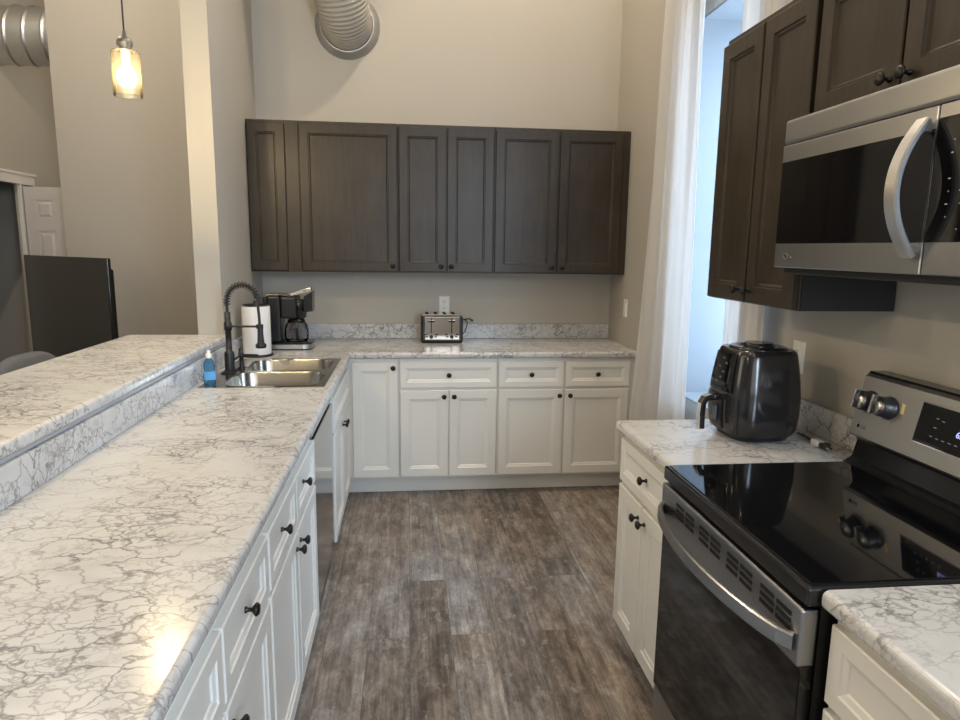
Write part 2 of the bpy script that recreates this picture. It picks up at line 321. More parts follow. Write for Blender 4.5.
# door casing and open six-panel door
dc = MB()
for (a, b) in ((.0, .018), (.018, .026)): pass
dc.box(-3.8, -3.782, 7.14, 7.165, 0, 2.10, .003).box(-3.8, -3.782, 6.16, 6.25, 0, 2.10, .003).box(-3.8, -3.778, 6.12, 7.40, 2.10, 2.20, .004).box(-3.8, -3.768, 6.10, 7.42, 2.19, 2.215, .004)
dc.box(-3.812, -3.80, 7.132, 7.14, 0, 2.10)
struct('door_1', dc, M['trimw'])
t = thing('panel_door', 'open white six-panel door swung out beyond the corner of the far beige wall', 'door', (-3.74, 7.2, 0.01))
def sixpanel(mb, x0, y, z0, W, H):
    yb = y + .035; st, mu = .10, .09; pw = (W - 2 * st - mu) / 2
    rows = [(.22, .62), (.74, 1.40), (1.52, H - .13)]   # panel bottoms and tops
    rows = [(.20, .74), (.86, 1.64), (1.76, H - .125)]
    mb.box(x0, x0 + W, y + .004, yb, z0, z0 + H)
    xs = [x0, x0 + st, x0 + st + pw, x0 + st + pw + mu, x0 + W - st, x0 + W]
    for a, b in ((0, 1), (2, 3), (4, 5)): mb.box(xs[a], xs[b], y - .004, y + .005, z0, z0 + H)
    zs = [0] + [q for r_ in rows for q in r_] + [H]
    for i in range(0, len(zs), 2):
        for a, b in ((1, 2), (3, 4)): mb.box(xs[a], xs[b], y - .004, y + .005, z0 + zs[i], z0 + zs[i + 1])
    for a in (1, 3):
        for (q0, q1) in rows: mb.panel((xs[a] + .012, y + .004, z0 + q0 + .012), (1, 0, 0), (0, 0, 1), (0, -1, 0), pw - .024, q1 - q0 - .024, [(0, -.004), (.03, .009), (.034, .009)])
m = MB(); sixpanel(m, -3.772, 7.17, .01, .62, 2.07); m.build('door_leaf', M['dwood'], t)
MB().lathe([(.012, 0), (.012, .03), (.027, .04), (.030, .055), (.02, .068), (0, .07)], (-3.19, 7.166, .95), (0, -1, 0)).build('door_knob', M['bronze'], t)

# ------------------------------------------------------------------ cabinet builders
WHITE = [(0, 0), (0, .016), (.003, .019), (.052, .019), (.055, .0155), (.066, .0125), (.069, .009), (.0695, .009)]
DARK = [(0, 0), (0, .016), (.003, .019), (.052, .019), (.055, .014), (.060, .014), (.066, .008), (.0665, .008)]
KN = [(.0075, 0), (.0075, .003), (.0045, .007), (.0045, .014), (.010, .019), (.0150, .023), (.0150, .027), (.011, .031), (0, .0325)]
def fr(face, d):  # face directions: returns u (along the run), n (out of the front)
    return {'B': (Vector((1, 0, 0)), Vector((0, -1, 0))), 'L': (Vector((0, 1, 0)), Vector((1, 0, 0))), 'R': (Vector((0, 1, 0)), Vector((-1, 0, 0)))}[face]
def front(kind, face, plane, a0, a1, z0, z1, parent, mat, knob=None, prof=WHITE, narrow=None):
    u, n = fr(face, 0); o = Vector((a0, plane, z0)) if face == 'B' else Vector((plane, a0, z0))
    p = prof
    if z1 - z0 < .2 or a1 - a0 < .18:
        k = narrow or .036; p = [(i if i < .01 else i - .052 + k, h) for i, h in prof]
    d = MB().panel(o, u, (0, 0, 1), n, a1 - a0, z1 - z0, p).build(kind, mat, parent)
    if knob:
        ka, kz = knob; q = (Vector((ka, plane, kz)) if face == 'B' else Vector((plane, ka, kz))) + n * .019
        if z1 - z0 < .2: q -= n * .010
        MB().lathe(KN, q, n, 20).build('knob', M['iron'], d)
    return d
def lower(fr_list, dz=.028):
    out = []
    for f in fr_list:
        f = list(f); f[3] -= dz if f[0] == 'drawer' else .018; f[4] -= dz
        if len(f) > 5: f[5] = (f[5][0], f[5][1] - dz)
        out.append(tuple(f))
    return out
def cabinet(name, label, face, plane, back, a0, a1, z0, z1, fronts, mat, prof, group, cat='cabinet', hollow=False):
    c = ((a0 + a1) / 2, (plane + back) / 2) if face == 'B' else ((plane + back) / 2, (a0 + a1) / 2)
    t = thing(name, label, cat, (c[0], c[1], z0), group)
    b = MB(); e = .0007
    if hollow:
        b.box(plane, plane - .018, a0 + e, a1 - e, z0, z1, .001).box(back, plane - .018, a0 + e, a0 + .018, z0, .72).box(back, plane - .018, a1 - .018, a1 - e, z0, z1).box(back, plane - .018, a0 + .018, a1 - .018, z0, z0 + .018).box(back, back + .006, a0 + .018, a1 - .018, z0 + .018, z1)
    elif face == 'B': b.box(a0 + e, a1 - e, plane, back, z0, z1, .001)
    else: b.box(plane, back, a0 + e, a1 - e, z0, z1, .001)
    b.build('carcass', mat, t)
    for f in (lower(fronts) if face == 'L' else fronts): front(*f[:1], face, plane, *f[1:5], t, mat, f[5] if len(f) > 5 else None, prof)
    return t
G1 = 'white base cabinets along the back wall'; G2 = 'white base cabinets under the long counter'; G3 = 'white base cabinets beside the range'
G4 = 'dark wall cabinets on the back wall'; G5 = 'dark wall cabinets above the range side'
FB = 3.985; ZB0, ZB1 = .114, .874; dz0, dz1, rz0, rz1 = .128, .676, .692, .852
cabinet('base_cabinet', 'narrow single-door white base cabinet in the inner corner, one knob at top right', 'B', FB, YB - .002, -.376, -.058, ZB0, ZB1,
        [('door', -.340, -.066, dz0, rz1, (-.092, .820))], M['cab'], WHITE, G1)
cabinet('base_cabinet', 'white base cabinet below the toaster with one wide drawer over two doors', 'B', FB, YB - .002, -.058, .547, ZB0, ZB1,
        [('drawer', -.051, .541, rz0, rz1, (.246, .772)), ('door', -.051, .243, dz0, dz1, (.216, .640)), ('door', .249, .541, dz0, dz1, (.278, .640))], M['cab'], WHITE, G1)
cabinet('base_cabinet', 'white base cabinet nearest the window with two drawers over two wide doors', 'B', FB, YB - .002, .547, XW - .002, ZB0, ZB1,
        [('drawer', .555, .962, rz0, rz1, (.758, .772)), ('drawer', .974, 1.384, rz0, rz1, (1.178, .772)), ('door', .555, .962, dz0, dz1, (.935, .640)), ('door', .974, 1.384, dz0, dz1, (1.002, .640))], M['cab'], WHITE, G1)
tag(MB().box(-.40, XW - .002, 4.058, 4.073, .001, .113, .002).build('toe_kick', M['cab']), 'long white toe kick board along the floor under the back cabinets', 'toe kick')
FL = -.371; LB = XL + .002
cabinet('base_cabinet', 'white sink cabinet with false drawer front over two doors beyond the dishwasher', 'L', FL, LB, 3.092, 3.984, ZB0, ZB1,
        [('drawer', 3.10, 3.93, rz0, rz1), ('door', 3.10, 3.511, dz0, dz1, (3.482, .628)), ('door', 3.519, 3.93, dz0, dz1, (3.548, .628))], M['cab'], WHITE, G2, hollow=True)
cabinet('base_cabinet', 'white cabinet with two drawers over two doors on the near side of the dishwasher', 'L', FL, LB, 1.610, 2.452, ZB0, ZB1,
        [('drawer', 2.036, 2.444, rz0, rz1, (2.215, .772)), ('drawer', 1.620, 2.026, rz0, rz1, (1.823, .772)), ('door', 2.036, 2.444, dz0, dz1, (2.066, .628)), ('door', 1.620, 2.026, dz0, dz1, (1.996, .628))], M['cab'], WHITE, G2)
cabinet('base_cabinet', 'white drawer-and-door cabinet under the long counter at the bottom edge of the photo', 'L', FL, LB, .765, 1.610, ZB0, ZB1,
        [('drawer', 1.194, 1.600, rz0, rz1, (1.397, .772)), ('drawer', .775, 1.184, rz0, rz1, (.98, .772)), ('door', 1.194, 1.600, dz0, dz1, (1.224, .628)), ('door', .775, 1.184, dz0, dz1, (1.154, .628))], M['cab'], WHITE, G2)
tag(MB().box(-.462, -.447, .765, 2.450, .001, .113, .002).box(-.462, -.4471, .766, 2.449, .001, .113).build('toe_kick', M['cab']), 'white toe kick board recessed under the long counter cabinets', 'toe kick')
FR = .806
cabinet('base_cabinet', 'white base cabinet with one drawer over two doors between range and window', 'R', FR, XW - .002, 1.812, 2.318, ZB0, ZB1,
        [('drawer', 1.820, 2.309, rz0, rz1, (2.060, .772)), ('door', 1.820, 2.060, dz0, dz1, (2.030, .628)), ('door', 2.068, 2.309, dz0, dz1, (2.092, .628))], M['cab'], WHITE, G3)
cabinet('base_cabinet', 'white base cabinet on the near side of the range, bottom right corner of photo', 'R', FR, XW - .002, .34, 1.074, ZB0, ZB1,
        [('drawer', .352, 1.064, rz0, rz1, (.70, .772)), ('door', .352, .704, dz0, dz1, (.674, .628)), ('door', .712, 1.064, dz0, dz1, (.742, .628))], M['cab'], WHITE, G3)
for a0, a1, lb in ((1.812, 2.318, 'white toe kick under the cabinet between range and window'), (.34, 1.074, 'white toe kick under the cabinet on the near side of the range')):
    tag(MB().box(.884, .899, a0, a1, .001, .113, .002).build('toe_kick', M['cab']), lb, 'toe kick')
# upper cabinets, back wall
FU = 4.292; U0, U1 = 1.378, 2.288
t = cabinet('wall_cabinet', 'dark wood wall cabinet in the left corner with very narrow door and wide filler', 'B', FU, YB - .002, XL + .002, -.662, U0, U1,
        [('door', -.962, -.742, U0 + .008, U1 - .020)], M['wood'], DARK, G4)
cabinet('wall_cabinet', 'dark wood wall cabinet with one large door, above the coffee maker', 'B', FU, YB - .002, -.662, -.058, U0, U1,
        [('door', -.655, -.066, U0 + .008, U1 - .020, (-.094, U0 + .042))], M['wood'], DARK, G4)
cabinet('wall_cabinet', 'dark wood wall cabinet with two narrow doors, directly above the toaster', 'B', FU, YB - .002, -.058, .547, U0, U1,
        [('door', -.052, .240, U0 + .008, U1 - .020, (.212, U0 + .042)), ('door', .250, .541, U0 + .008, U1 - .020, (.276, U0 + .042))], M['wood'], DARK, G4)
t = cabinet('wall_cabinet', 'dark wood wall cabinet with two wide doors, right end beside the curtain', 'B', FU, YB - .002, .547, XW - .002, U0, U1,
        [('door', .555, .956, U0 + .008, U1 - .020, (.926, U0 + .042)), ('door', .968, 1.374, U0 + .008, U1 - .020, (.998, U0 + .042))], M['wood'], DARK, G4)
# upper cabinets, right wall
FX = 1.128
tall = cabinet('wall_cabinet', 'tall dark wall cabinet with two doors between window and microwave', 'R', FX, XW - .002, 1.812, 2.378, 1.370, 2.268,
        [('door', 1.822, 2.092, 1.374, 2.245, (2.064, 1.414)), ('door', 2.102, 2.372, 1.374, 2.245, (2.130, 1.414))], M['wood'], DARK, G5)
cabinet('wall_cabinet', 'short dark two-door wall cabinet directly above the microwave', 'R', FX, XW - .002, 1.028, 1.808, 1.8985, 2.268,
        [('door', 1.478, 1.798, 1.906, 2.240, (1.506, 1.936)), ('door', 1.040, 1.470, 1.906, 2.240, (1.442, 1.936))], M['wood'], DARK, G5)

MB().box(FX + .006, XW - .003, 1.8085, 1.8117, 1.371, 1.897).build('side_panel', M['woodin'], tall)  # thin near-black sheet covering the near side of the tall cabinet
# ------------------------------------------------------------------ worktops
SX0, SX1, SY0, SY1 = -.925, -.376, 2.965, 3.735
def slab(cells_x, cells_y, keep, z0, z1, sel, rad=.014):
    b = bmesh.new(); V = {}
    def gv(x, y, z):
        k = (round(x, 5), round(y, 5), round(z, 5))
        if k not in V: V[k] = b.verts.new(k)
        return V[k]
    K = {(i, j) for i in range(len(cells_x) - 1) for j in range(len(cells_y) - 1) if keep(i, j)}
    for i, j in K:
        x0, x1, y0, y1 = cells_x[i], cells_x[i + 1], cells_y[j], cells_y[j + 1]
        b.faces.new([gv(x0, y0, z1), gv(x1, y0, z1), gv(x1, y1, z1), gv(x0, y1, z1)])
        b.faces.new([gv(x0, y1, z0), gv(x1, y1, z0), gv(x1, y0, z0), gv(x0, y0, z0)])
        for di, dj, p, q in ((-1, 0, (x0, y0), (x0, y1)), (1, 0, (x1, y1), (x1, y0)), (0, -1, (x1, y0), (x0, y0)), (0, 1, (x0, y1), (x1, y1))):
            if (i + di, j + dj) not in K: b.faces.new([gv(*p, z1), gv(*q, z1), gv(*q, z0), gv(*p, z0)])
    ed = [e for e in b.edges if abs(e.verts[0].co.z - e.verts[1].co.z) < 1e-6 and sel((e.verts[0].co + e.verts[1].co) / 2, len(e.link_faces) == 2 and abs(e.link_faces[0].normal.z) != abs(e.link_faces[1].normal.z))]
    b.normal_update()
    ed = [e for e in b.edges if abs(e.verts[0].co.z - e.verts[1].co.z) < 1e-6 and len(e.link_faces) == 2 and abs(abs(e.link_faces[0].normal.z) - abs(e.link_faces[1].normal.z)) > .5 and sel((e.verts[0].co + e.verts[1].co) / 2, True)]
    bmesh.ops.bevel(b, geom=ed, offset=rad, segments=5, affect='EDGES', profile=.5)
    return MB().bm(b)
CT, CB = .914, .875
t = thing('worktop', 'long L-shaped white marble-look worktop holding the sink', 'countertop', (-.66, 2.2, CB))
slab([XL + .002, SX0 + .02, SX1 - .02, -.342, XW - .002], [-.25, SY0 + .02, SY1 - .02, 3.95, YB - .002], lambda i, j: (i < 3 or j == 3) and not (i == 1 and j == 1), CB, CT,
     lambda c, k: (abs(c.x + .342) < .001 and c.y < 3.95) or (abs(c.y - 3.95) < .001 and c.x > -.342) or abs(c.y + .25) < .001).build('slab', M['marble'], t)
tag(MB().box(XL + .0205, XW - .002, YB - .021, YB - .001, CT + .0005, 1.016, .003).build('backsplash', M['marble']), 'long marble-look backsplash strip on the back wall behind the toaster', 'backsplash')
tag(MB().box(XL + .001, XL + .020, -.25, YB - .002, CT + .0005, 1.016, .003).build('backsplash', M['marble']), 'marble-look backsplash strip under the raised bar along the long worktop', 'backsplash')
struct('wall_peninsula', MB().box(-1.10, XL, -.25, YP, 0, 1.028), M['trimw'])
t = thing('breakfast_bar', 'raised marble-look breakfast bar ledge along the left of the worktop', 'countertop', (-1.2, 1.7, 1.03))
slab([-1.46, -.952], [-.30, YP - .002], lambda i, j: True, 1.030, 1.070, lambda c, k: c.y < 3.5).build('slab', M['marble'], t)
MB().box(-.972, -.962, -.28, YP - .002, 1.017, 1.0299, .003).build('support_strip', M['sock'], t)
tR = [('worktop', 'short marble-look worktop piece under the air fryer', 1.808, 2.330), ('worktop', 'marble-look worktop piece on the near side of the range, bottom right', .33, 1.077)]
for nm, lb, a0, a1 in tR:
    t = thing(nm, lb, 'countertop', (1.1, (a0 + a1) / 2, CB))
    slab([.772, XW - .002], [a0, a1], lambda i, j: True, CB, CT, lambda c, k: c.x < .775 or (a0 > 1 and c.y > 2.3)).build('slab', M['marble'], t)
    tag(MB().box(XW - .021, XW - .001, a0, a1, CT + .0005, 1.016, .003).build('backsplash', M['marble']), 'marble-look backsplash strip behind the air fryer' if a0 > 1 else 'marble-look backsplash strip on the right wall beyond the near edge of range', 'backsplash')

# ------------------------------------------------------------------ sink
t = thing('kitchen_sink', 'double-bowl stainless steel sink set in the long worktop behind the blue soap', 'sink', (-.66, 3.35, CT))
def rrect(x0, x1, y0, y1, r, z, k=6):
    P = []
    for cx, cy, a in ((x1 - r, y0 + r, -PI / 2), (x1 - r, y1 - r, 0), (x0 + r, y1 - r, PI / 2), (x0 + r, y0 + r, PI)):
        for i in range(k + 1): P.append((cx + r * math.cos(a + PI / 2 * i / k), cy + r * math.sin(a + PI / 2 * i / k), z))
    return P
rim = MB(); ym = (SY0 + SY1) / 2; bowls = []
for (a, b_) in ((SY0, ym), (ym, SY1)):
    h = (-.838, -.408, a + (.025 if a == SY0 else .013), b_ - (.013 if a == SY0 else .025))
    inner = rrect(*h, .09, CT + .0035); outer = []
    for (x, y, z) in inner:                       # push each hole point out to the cell rectangle
        cx, cy = (h[0] + h[1]) / 2, (h[2] + h[3]) / 2; dx, dy = x - cx, y - cy; c = []
        if dx > 1e-6: c.append((SX1 - cx) / dx)
        if dx < -1e-6: c.append((SX0 - cx) / dx)
        if dy > 1e-6: c.append((b_ - cy) / dy)
        if dy < -1e-6: c.append((a - cy) / dy)
        k = min(c); outer.append((cx + dx * k, cy + dy * k, CT + .0035))
    for (X, Y) in ((SX0, a), (SX1, a), (SX0, b_), (SX1, b_)):   # snap the nearest to the corner
        j = min(range(len(outer)), key=lambda q: (outer[q][0] - X) ** 2 + (outer[q][1] - Y) ** 2); outer[j] = (X, Y, CT + .0035)
    rim.rings([outer, inner], cap=(False, False), smooth=False); bowls.append((h, inner))
rim.rings([[(SX0, SY0, CT + z), (SX1, SY0, CT + z), (SX1, SY1, CT + z), (SX0, SY1, CT + z)] for z in (.0005, .0035)], cap=(False, False), smooth=False)
rim.build('rim', M['sinks'], t)
for h, inner in bowls:
    R = [inner]
    for z, ins in ((-.004, .003), (-.12, .008), (-.155, .018), (-.170, .045), (-.174, .10)):
        R.append(rrect(h[0] + ins, h[1] - ins, h[2] + ins, h[3] - ins, .09 - ins * .3, CT + z))
    bo = MB().rings(R, cap=(False, True)).build('bowl', M['sinks'], t)
    MB().lathe([(0, 0), (.045, 0), (.045, .003), (.03, .001), (.0, .001)], ((h[0] + h[1]) / 2, (h[2] + h[3]) / 2, CT - .174), (0, 0, 1)).build('drain', M['chrome'], bo)

# faucet
FXc, FYc = -.882, 3.35; t = thing('kitchen_faucet', 'matte black spring-neck kitchen faucet standing behind the sink bowls', 'faucet', (FXc, FYc, CT + .004))
MB().box(FXc - .027, FXc + .027, FYc - .065, FYc + .065, CT + .004, CT + .011, .003).build('deck_plate', M['matte'], t)
MB().lathe([(.024, .011), (.024, .09), (.021, .105), (.0145, .107), (.0145, .21), (.019, .212), (.019, .250), (.0145, .252), (.0145, .30), (0, .30)], (FXc, FYc, CT), (0, 0, 1)).build('body', M['matte'], t)
path = []
cz0 = 1.262; rad = .074
for i in range(5): path.append(Vector((FXc, FYc, 1.20 + (cz0 - 1.20) * i / 4)))
for i in range(1, 25): a = PI - PI * 1.0 * i / 24; path.append(Vector((FXc + rad + rad * math.cos(a), FYc, cz0 + rad * 1.15 * math.sin(a))))
end = path[-1]; path += [end + Vector((.0, 0, -.03)), end + Vector((.003, 0, -.07)), Vector((end.x + .004, FYc, 1.15))]
MB().tube(path, .0068, 10).build('hose', M['tape'], t)
def coil(path, turns, r, wr, i0=0, i1=None):
    pp = path[i0:i1]; L_ = [0]
    for i in range(1, len(pp)): L_.append(L_[-1] + (pp[i] - pp[i - 1]).length)
    out = []; n = turns * 10
    for k in range(n + 1):
        s = L_[-1] * k / n; i = max(j for j in range(len(L_)) if L_[j] <= s + 1e-9); i = min(i, len(pp) - 2)
        f = (s - L_[i]) / (L_[i + 1] - L_[i]); p = pp[i].lerp(pp[i + 1], f); tt = (pp[i + 1] - pp[i]).normalized()
        b = Vector((0, 1, 0)); a = tt.cross(b); an = 2 * PI * k / 10; out.append(p + (a * math.cos(an) + b * math.sin(an)) * r)
    return out
MB().tube(coil(path, 17, .0145, 0, 3, 27), .0026, 6).build('spring', M['matte'], t)
MB().lathe([(.0, 0), (.023, 0), (.026, .004), (.026, .018), (.017, .026), (.014, .07), (.014, .112), (.008, .118), (0, .118)], (end.x + .006, FYc, 1.036), (0, 0, 1)).build('spray_head', M['matte'], t)
MB().tube([(FXc, FYc, 1.143), (end.x, FYc, 1.143)], .0052, 8).lathe([(.017, -.01), (.017, .01)], (end.x + .004, FYc, 1.143)).build('holder_arm', M['matte'], t)
MB().tube([(FXc + .018, FYc + .005, .975), (FXc + .04, FYc + .02, .990), (FXc + .045, FYc + .025, 1.03)], .005, 8).build('lever', M['matte'], t)
t = thing('soap_dispenser', 'small black pump dispenser with long spout just right of the faucet post', 'soap dispenser', (-.845, 3.43, CT + .004))
MB().lathe([(.018, .004), (.018, .012), (.010, .016), (.010, .06), (.013, .064), (.013, .082), (0, .084)], (-.845, 3.43, CT)).build('pump_post', M['matte'], t)
MB().tube([(-.85, 3.43, .990), (-.765, 3.43, .988), (-.76, 3.43, .983)], .0045, 8).build('spout', M['matte'], t)
# dish soap bottle
t = thing('soap_bottle', 'small clear bottle of blue dish soap on the near left corner of sink', 'bottle', (-.885, 3.02, CT + .004))
R = [[(-.885 + a * math.cos(2 * PI * i / 20), 3.02 + a * .7 * math.sin(2 * PI * i / 20), CT + .004 + z) for i in range(20)] for a, z in ((.018, 0), (.026, .004), (.027, .04), (.023, .065), (.026, .085), (.022, .105), (.013, .118), (.011, .122))]
MB().rings(R).build('bottle', M['soap'], t)
R = [[(-.885 + (.0275) * math.cos(a), 3.02 + .7 * .0275 * math.sin(a), CT + z) for a in [(-PI * .75 + PI * .7 * i / 10) for i in range(11)]] for z in (.03, .068)]
MB().rings(R, cap=(False, False), closed=False).build('label', M['label'], t)
MB().lathe([(.012, .124), (.013, .142), (.008, .144), (.007, .158), (0, .159)], (-.885, 3.02, CT + .003), n=16).build('cap', M['plastic'], t)

# paper towel
t = thing('paper_towel_holder', 'white paper towel roll on a black upright holder behind the faucet', 'paper towels', (-.862, 3.87, CT))
MB().lathe([(0, 0), (.086, 0), (.088, .004), (.086, .010), (.0, .010)], (-.862, 3.87, CT), n=32).build('base', M['matte'], t)
MB().lathe([(.02, .012), (.076, .012), (.078, .016), (.078, .280), (.076, .284), (.02, .284), (.02, .012)], (-.862, 3.87, CT), n=40).build('paper_roll', M['paper'], t)
MB().lathe([(.006, .01), (.006, .290), (.07, .290), (.072, .294), (.01, .298), (.012, .312), (0, .315)], (-.862, 3.87, CT), n=24).build('top_cap', M['matte'], t)

# coffee maker
t = thing('coffee_maker', 'black drip coffee maker with silver lid and glass carafe beside paper towels', 'coffee maker', (-.71, 4.15, CT))
yc = 4.16
m = MB(); P = rrect(-.848, -.585, yc - .10, yc + .10, .05, 0)
m.rings([[(x, y, CT + z) for x, y, _ in P] for z in (.0, .008)], smooth=False).build('foot', M['matte'], t)
m = MB(); m.rings([[(x, y, CT + z) for x, y, _ in P] for z in (.008, .034)], smooth=False).build('steel_band', M['steel'], t)
P2 = rrect(-.845, -.590, yc - .097, yc + .097, .048, 0)
MB().rings([[(x, y, CT + z) for x, y, _ in P2] for z in (.0342, .045)], smooth=False).build('deck', M['gloss'], t)
m = MB().box(-.845, -.765, yc - .09, yc + .09, CT + .045, 1.240, .012).box(-.765, -.67, yc - .09, yc + .09, 1.105, 1.235, .012)
m.box(-.868, -.845, yc - .07, yc + .05, 1.185, 1.235, .01).build('housing', M['matte'], t)
MB().box(-.845, -.70, yc - .085, yc + .085, 1.2405, 1.250, .004).build('water_lid', M['gloss'], t)
MB().lathe([(.03, 0), (.048, .012), (.056, .09), (.056, .12), (0, .12)], (-.672, yc, 1.095), n=28).build('brew_basket', M['gloss'], t)
b = MB().box(-.075, .075, -.055, .055, -.012, .012, .005).xf(Matrix.Translation((-.652, yc - .01, 1.262)) @ Matrix.Rotation(-.28, 4, 'Y')); b.build('flip_lid', M['chrome'], t)
m = MB().prism([(-.628, 1.14), (-.580, 1.145), (-.578, 1.268), (-.632, 1.235)], 1, yc - .052, yc + .052); m.build('head_front', M['gloss'], t)
cv = thing('glass_carafe', 'glass coffee carafe with black lid and handle inside the coffee maker', 'carafe', (-.685, yc - .005, CT + .046))
MB().lathe([(0, 0), (.062, 0), (.071, .012), (.073, .05), (.064, .100), (.052, .120), (.050, .128)], (-.685, yc - .005, CT + .046), n=32).build('glass', M['glass'], cv)
MB().lathe([(.051, .114), (.054, .129), (.044, .136), (0, .138)], (-.685, yc - .005, CT + .046), n=28).build('lid', M['gloss'], cv)
MB().strip([(-.672, yc - .045, 1.085), (-.668, yc - .095, 1.08), (-.668, yc - .105, 1.05), (-.668, yc - .098, .99), (-.668, yc - .072, .975)], (1, 0, 0), .018, .010).build('handle', M['matte'], cv)

# toaster
t = thing('toaster', 'black and chrome four-slice toaster on the back worktop under the outlet', 'toaster', (.222, 4.42, CT))
tx0, tx1, ty0, ty1, tz0, tz1 = .084, .360, 4.338, 4.52, CT + .004, 1.106
MB().box(tx0, tx1, ty0, ty1, tz0, tz1 - .012, .012, 3).build('body', M['matte'], t)
fm = MB().box(tx0 + .006, tx1 - .006, ty0 + .01, ty1 - .01, tz1 - .0118, tz1, .004)
top = fm.build('top_plate', M['chrome'], t)
for k in range(4): MB().box(tx0 + .03 + k * .058, tx0 + .05 + k * .058, ty0 + .025, ty1 - .02, tz1 + .0002, tz1 + .0015).build('bread_slot', M['slot'], top)
MB().panel((tx0 + .024, ty0, CT + .026), (1, 0, 0), (0, 0, 1), (0, -1, 0), tx1 - tx0 - .048, .150, [(0, -.003), (0, .004), (.003, .006), (.0035, .006)]).build('chrome_front', M['chrome'], t)
yf = ty0 - .0065
for cx in (.150, .285):
    MB().box(cx - .003, cx + .003, yf - .001, yf + .002, CT + .068, CT + .168).build('lever_slot', M['slot'], t)
    MB().box(cx - .022, cx + .022, yf - .018, yf - .0012, CT + .142, CT + .153, .003).build('lever', M['gloss'], t)
    MB().lathe([(.0125, 0), (.0115, .014), (0, .015)], (cx, yf, CT + .044), (0, -1, 0), 20).build('browning_knob', M['gloss'], t)
    for dx, dz in ((-.036, .016), (-.030, 0), (.036, .016), (.030, 0)):
        MB().box(cx + dx - .009, cx + dx + .009, yf - .003, yf + .001, CT + .04 + dz, CT + .048 + dz, .002).build('button', M['gloss'], t)
MB().tube([(tx1 - .004, 4.45, .95), (tx1 + .022, 4.44, .98), (tx1 + .037, 4.42, 1.04), (tx1 + .022, 4.43, 1.064), (tx1 + .01, 4.45, 1.06), (tx1 + .05, 4.44, 1.068), (tx1 + .066, 4.44, 1.058), (tx1 + .075, 4.44, 1.052)], [.0035] * 5 + [.0045, .007, .007], 8).build('cord', M['tape'], t)

# outlets and switch
def outlet(label, o, u, n, w_=.072, h_=.117, kind='outlet'):
    o, u, n = Vector(o), Vector(u), Vector(n)
    t = thing('wall_outlet' if kind == 'outlet' else 'light_switch', label, kind if kind != 'outlet' else 'outlet', o)
    p = o - u * w_ / 2 - Vector((0, 0, h_ / 2))
    MB().panel(p, u, (0, 0, 1), n, w_, h_, [(0, .0005), (0, .003), (.004, .006), (.0045, .006)]).build('cover_plate', M['plastic'], t)
    for s in ((-1, 1) if kind == 'outlet' else (0,)):
        c = o + Vector((0, 0, s * .021)); hh = .028 if s else .060; ww = .030
        sk = MB().panel(c - u * ww / 2 - Vector((0, 0, hh / 2)) + n * .0061, u, (0, 0, 1), n, ww, hh, [(0, 0), (0, .0015), (.002, .0025), (.0025, .0025)]).build('socket' if s else 'rocker', M['plastic'], t)
        if s:
            q = MB()
            for du in (-.006, .006): q.panel(c + u * (du - .001) + Vector((0, 0, -.002)) + n * .0087, u, (0, 0, 1), n, .002, .008, [(0, 0), (0, .0003), (.0002, .0003)])
            q.lathe([(.0025, 0), (.0025, .0004)], c + Vector((0, 0, -.008)) + n * .0087, n, 10).build('socket_hole', M['slot'], sk)
outlet('white double outlet on the back wall just above the toaster', (.250, YB, 1.150), (1, 0, 0), (0, -1, 0))
outlet('white rocker switch plate on the right wall left of the curtain', (XW, 4.235, 1.160), (0, 1, 0), (-1, 0, 0), kind='light switch')
outlet('white outlet plate on the right wall half hidden behind the air fryer', (XW, 2.262, 1.160), (0, 1, 0), (-1, 0, 0))

# ------------------------------------------------------------------ dishwasher
t = thing('dishwasher', 'stainless steel dishwasher front between the white cabinets under the long counter', 'dishwasher', (-.66, 2.77, .02))
MB().box(LB + .03, -.381, 2.460, 3.084, .02, .725).build('tub', M['matte'], t)
MB().box(-.381, -.359, 2.458, 3.086, .115, .815, .004).build('door', M['dw'], t)
MB().box(-.381, -.365, 2.458, 3.086, .822, .868, .003).build('control_strip', M['dw'], t)
MB().box(-.43, -.425, 2.46, 3.08, .021, .105).build('kick_plate', M['matte'], t)

# ------------------------------------------------------------------ range
RY0, RY1 = 1.084, 1.803; RX = .752
t = thing('range', 'freestanding black and stainless electric range with smooth glass cooktop', 'stove', (1.06, 1.415, 0))
MB().box(RX + .03, XW - .03, RY0 + .006, RY1 - .006, .04, .872).box(RX + .07, XW - .06, RY0 + .03, RY1 - .03, .001, .045).build('body', M['matte'], t)
MB().box(RX - .004, XW - .08, RY0, RY1, .874, .916, .007, 3).build('cooktop_frame', M['gloss'], t)
ck = MB().box(RX + .008, XW - .105, RY0 + .012, RY1 - .012, .9162, .9185, .001).build('cooktop_glass', M['glassb'], t)
# oven door: black glass, steel top band, vents, bowed handle
od = MB().box(RX, RX + .028, RY0 + .008, RY1 - .008, .215, .745, .003).build('oven_door', M['glassb'], t)
DW = .056
MB().box(RX - .008, RX + .028, RY0 + .006, RY1 - .006, .7455, .866, .005).build('door_top_band', M['steelv'], od)
for g in range(4):
    vs = MB()
    for row in range(3):
        for k in range(2):
            y = RY1 - .115 - g * .150 - k * .063; z = .836 - row * .016
            vs.box(RX - .0092, RX - .0075, y - .052 if g < 4 else y, y, z, z + .009)
    vs.build('vent', M['slot'], od)
hp = [(RX - .010 - .060 * math.sin(PI * i / 24) ** .6, RY0 + .02 + (RY1 - RY0 - .04) * i / 24, .792 - .0 * i) for i in range(25)]
MB().strip(hp, (0, 0, 1), .036, .014).build('handle', M['steelv'], od)
MB().box(RX + .002, RX + .028, RY0 + .008, RY1 - .008, .045, .208, .004).build('storage_drawer', M['steelv'], t)
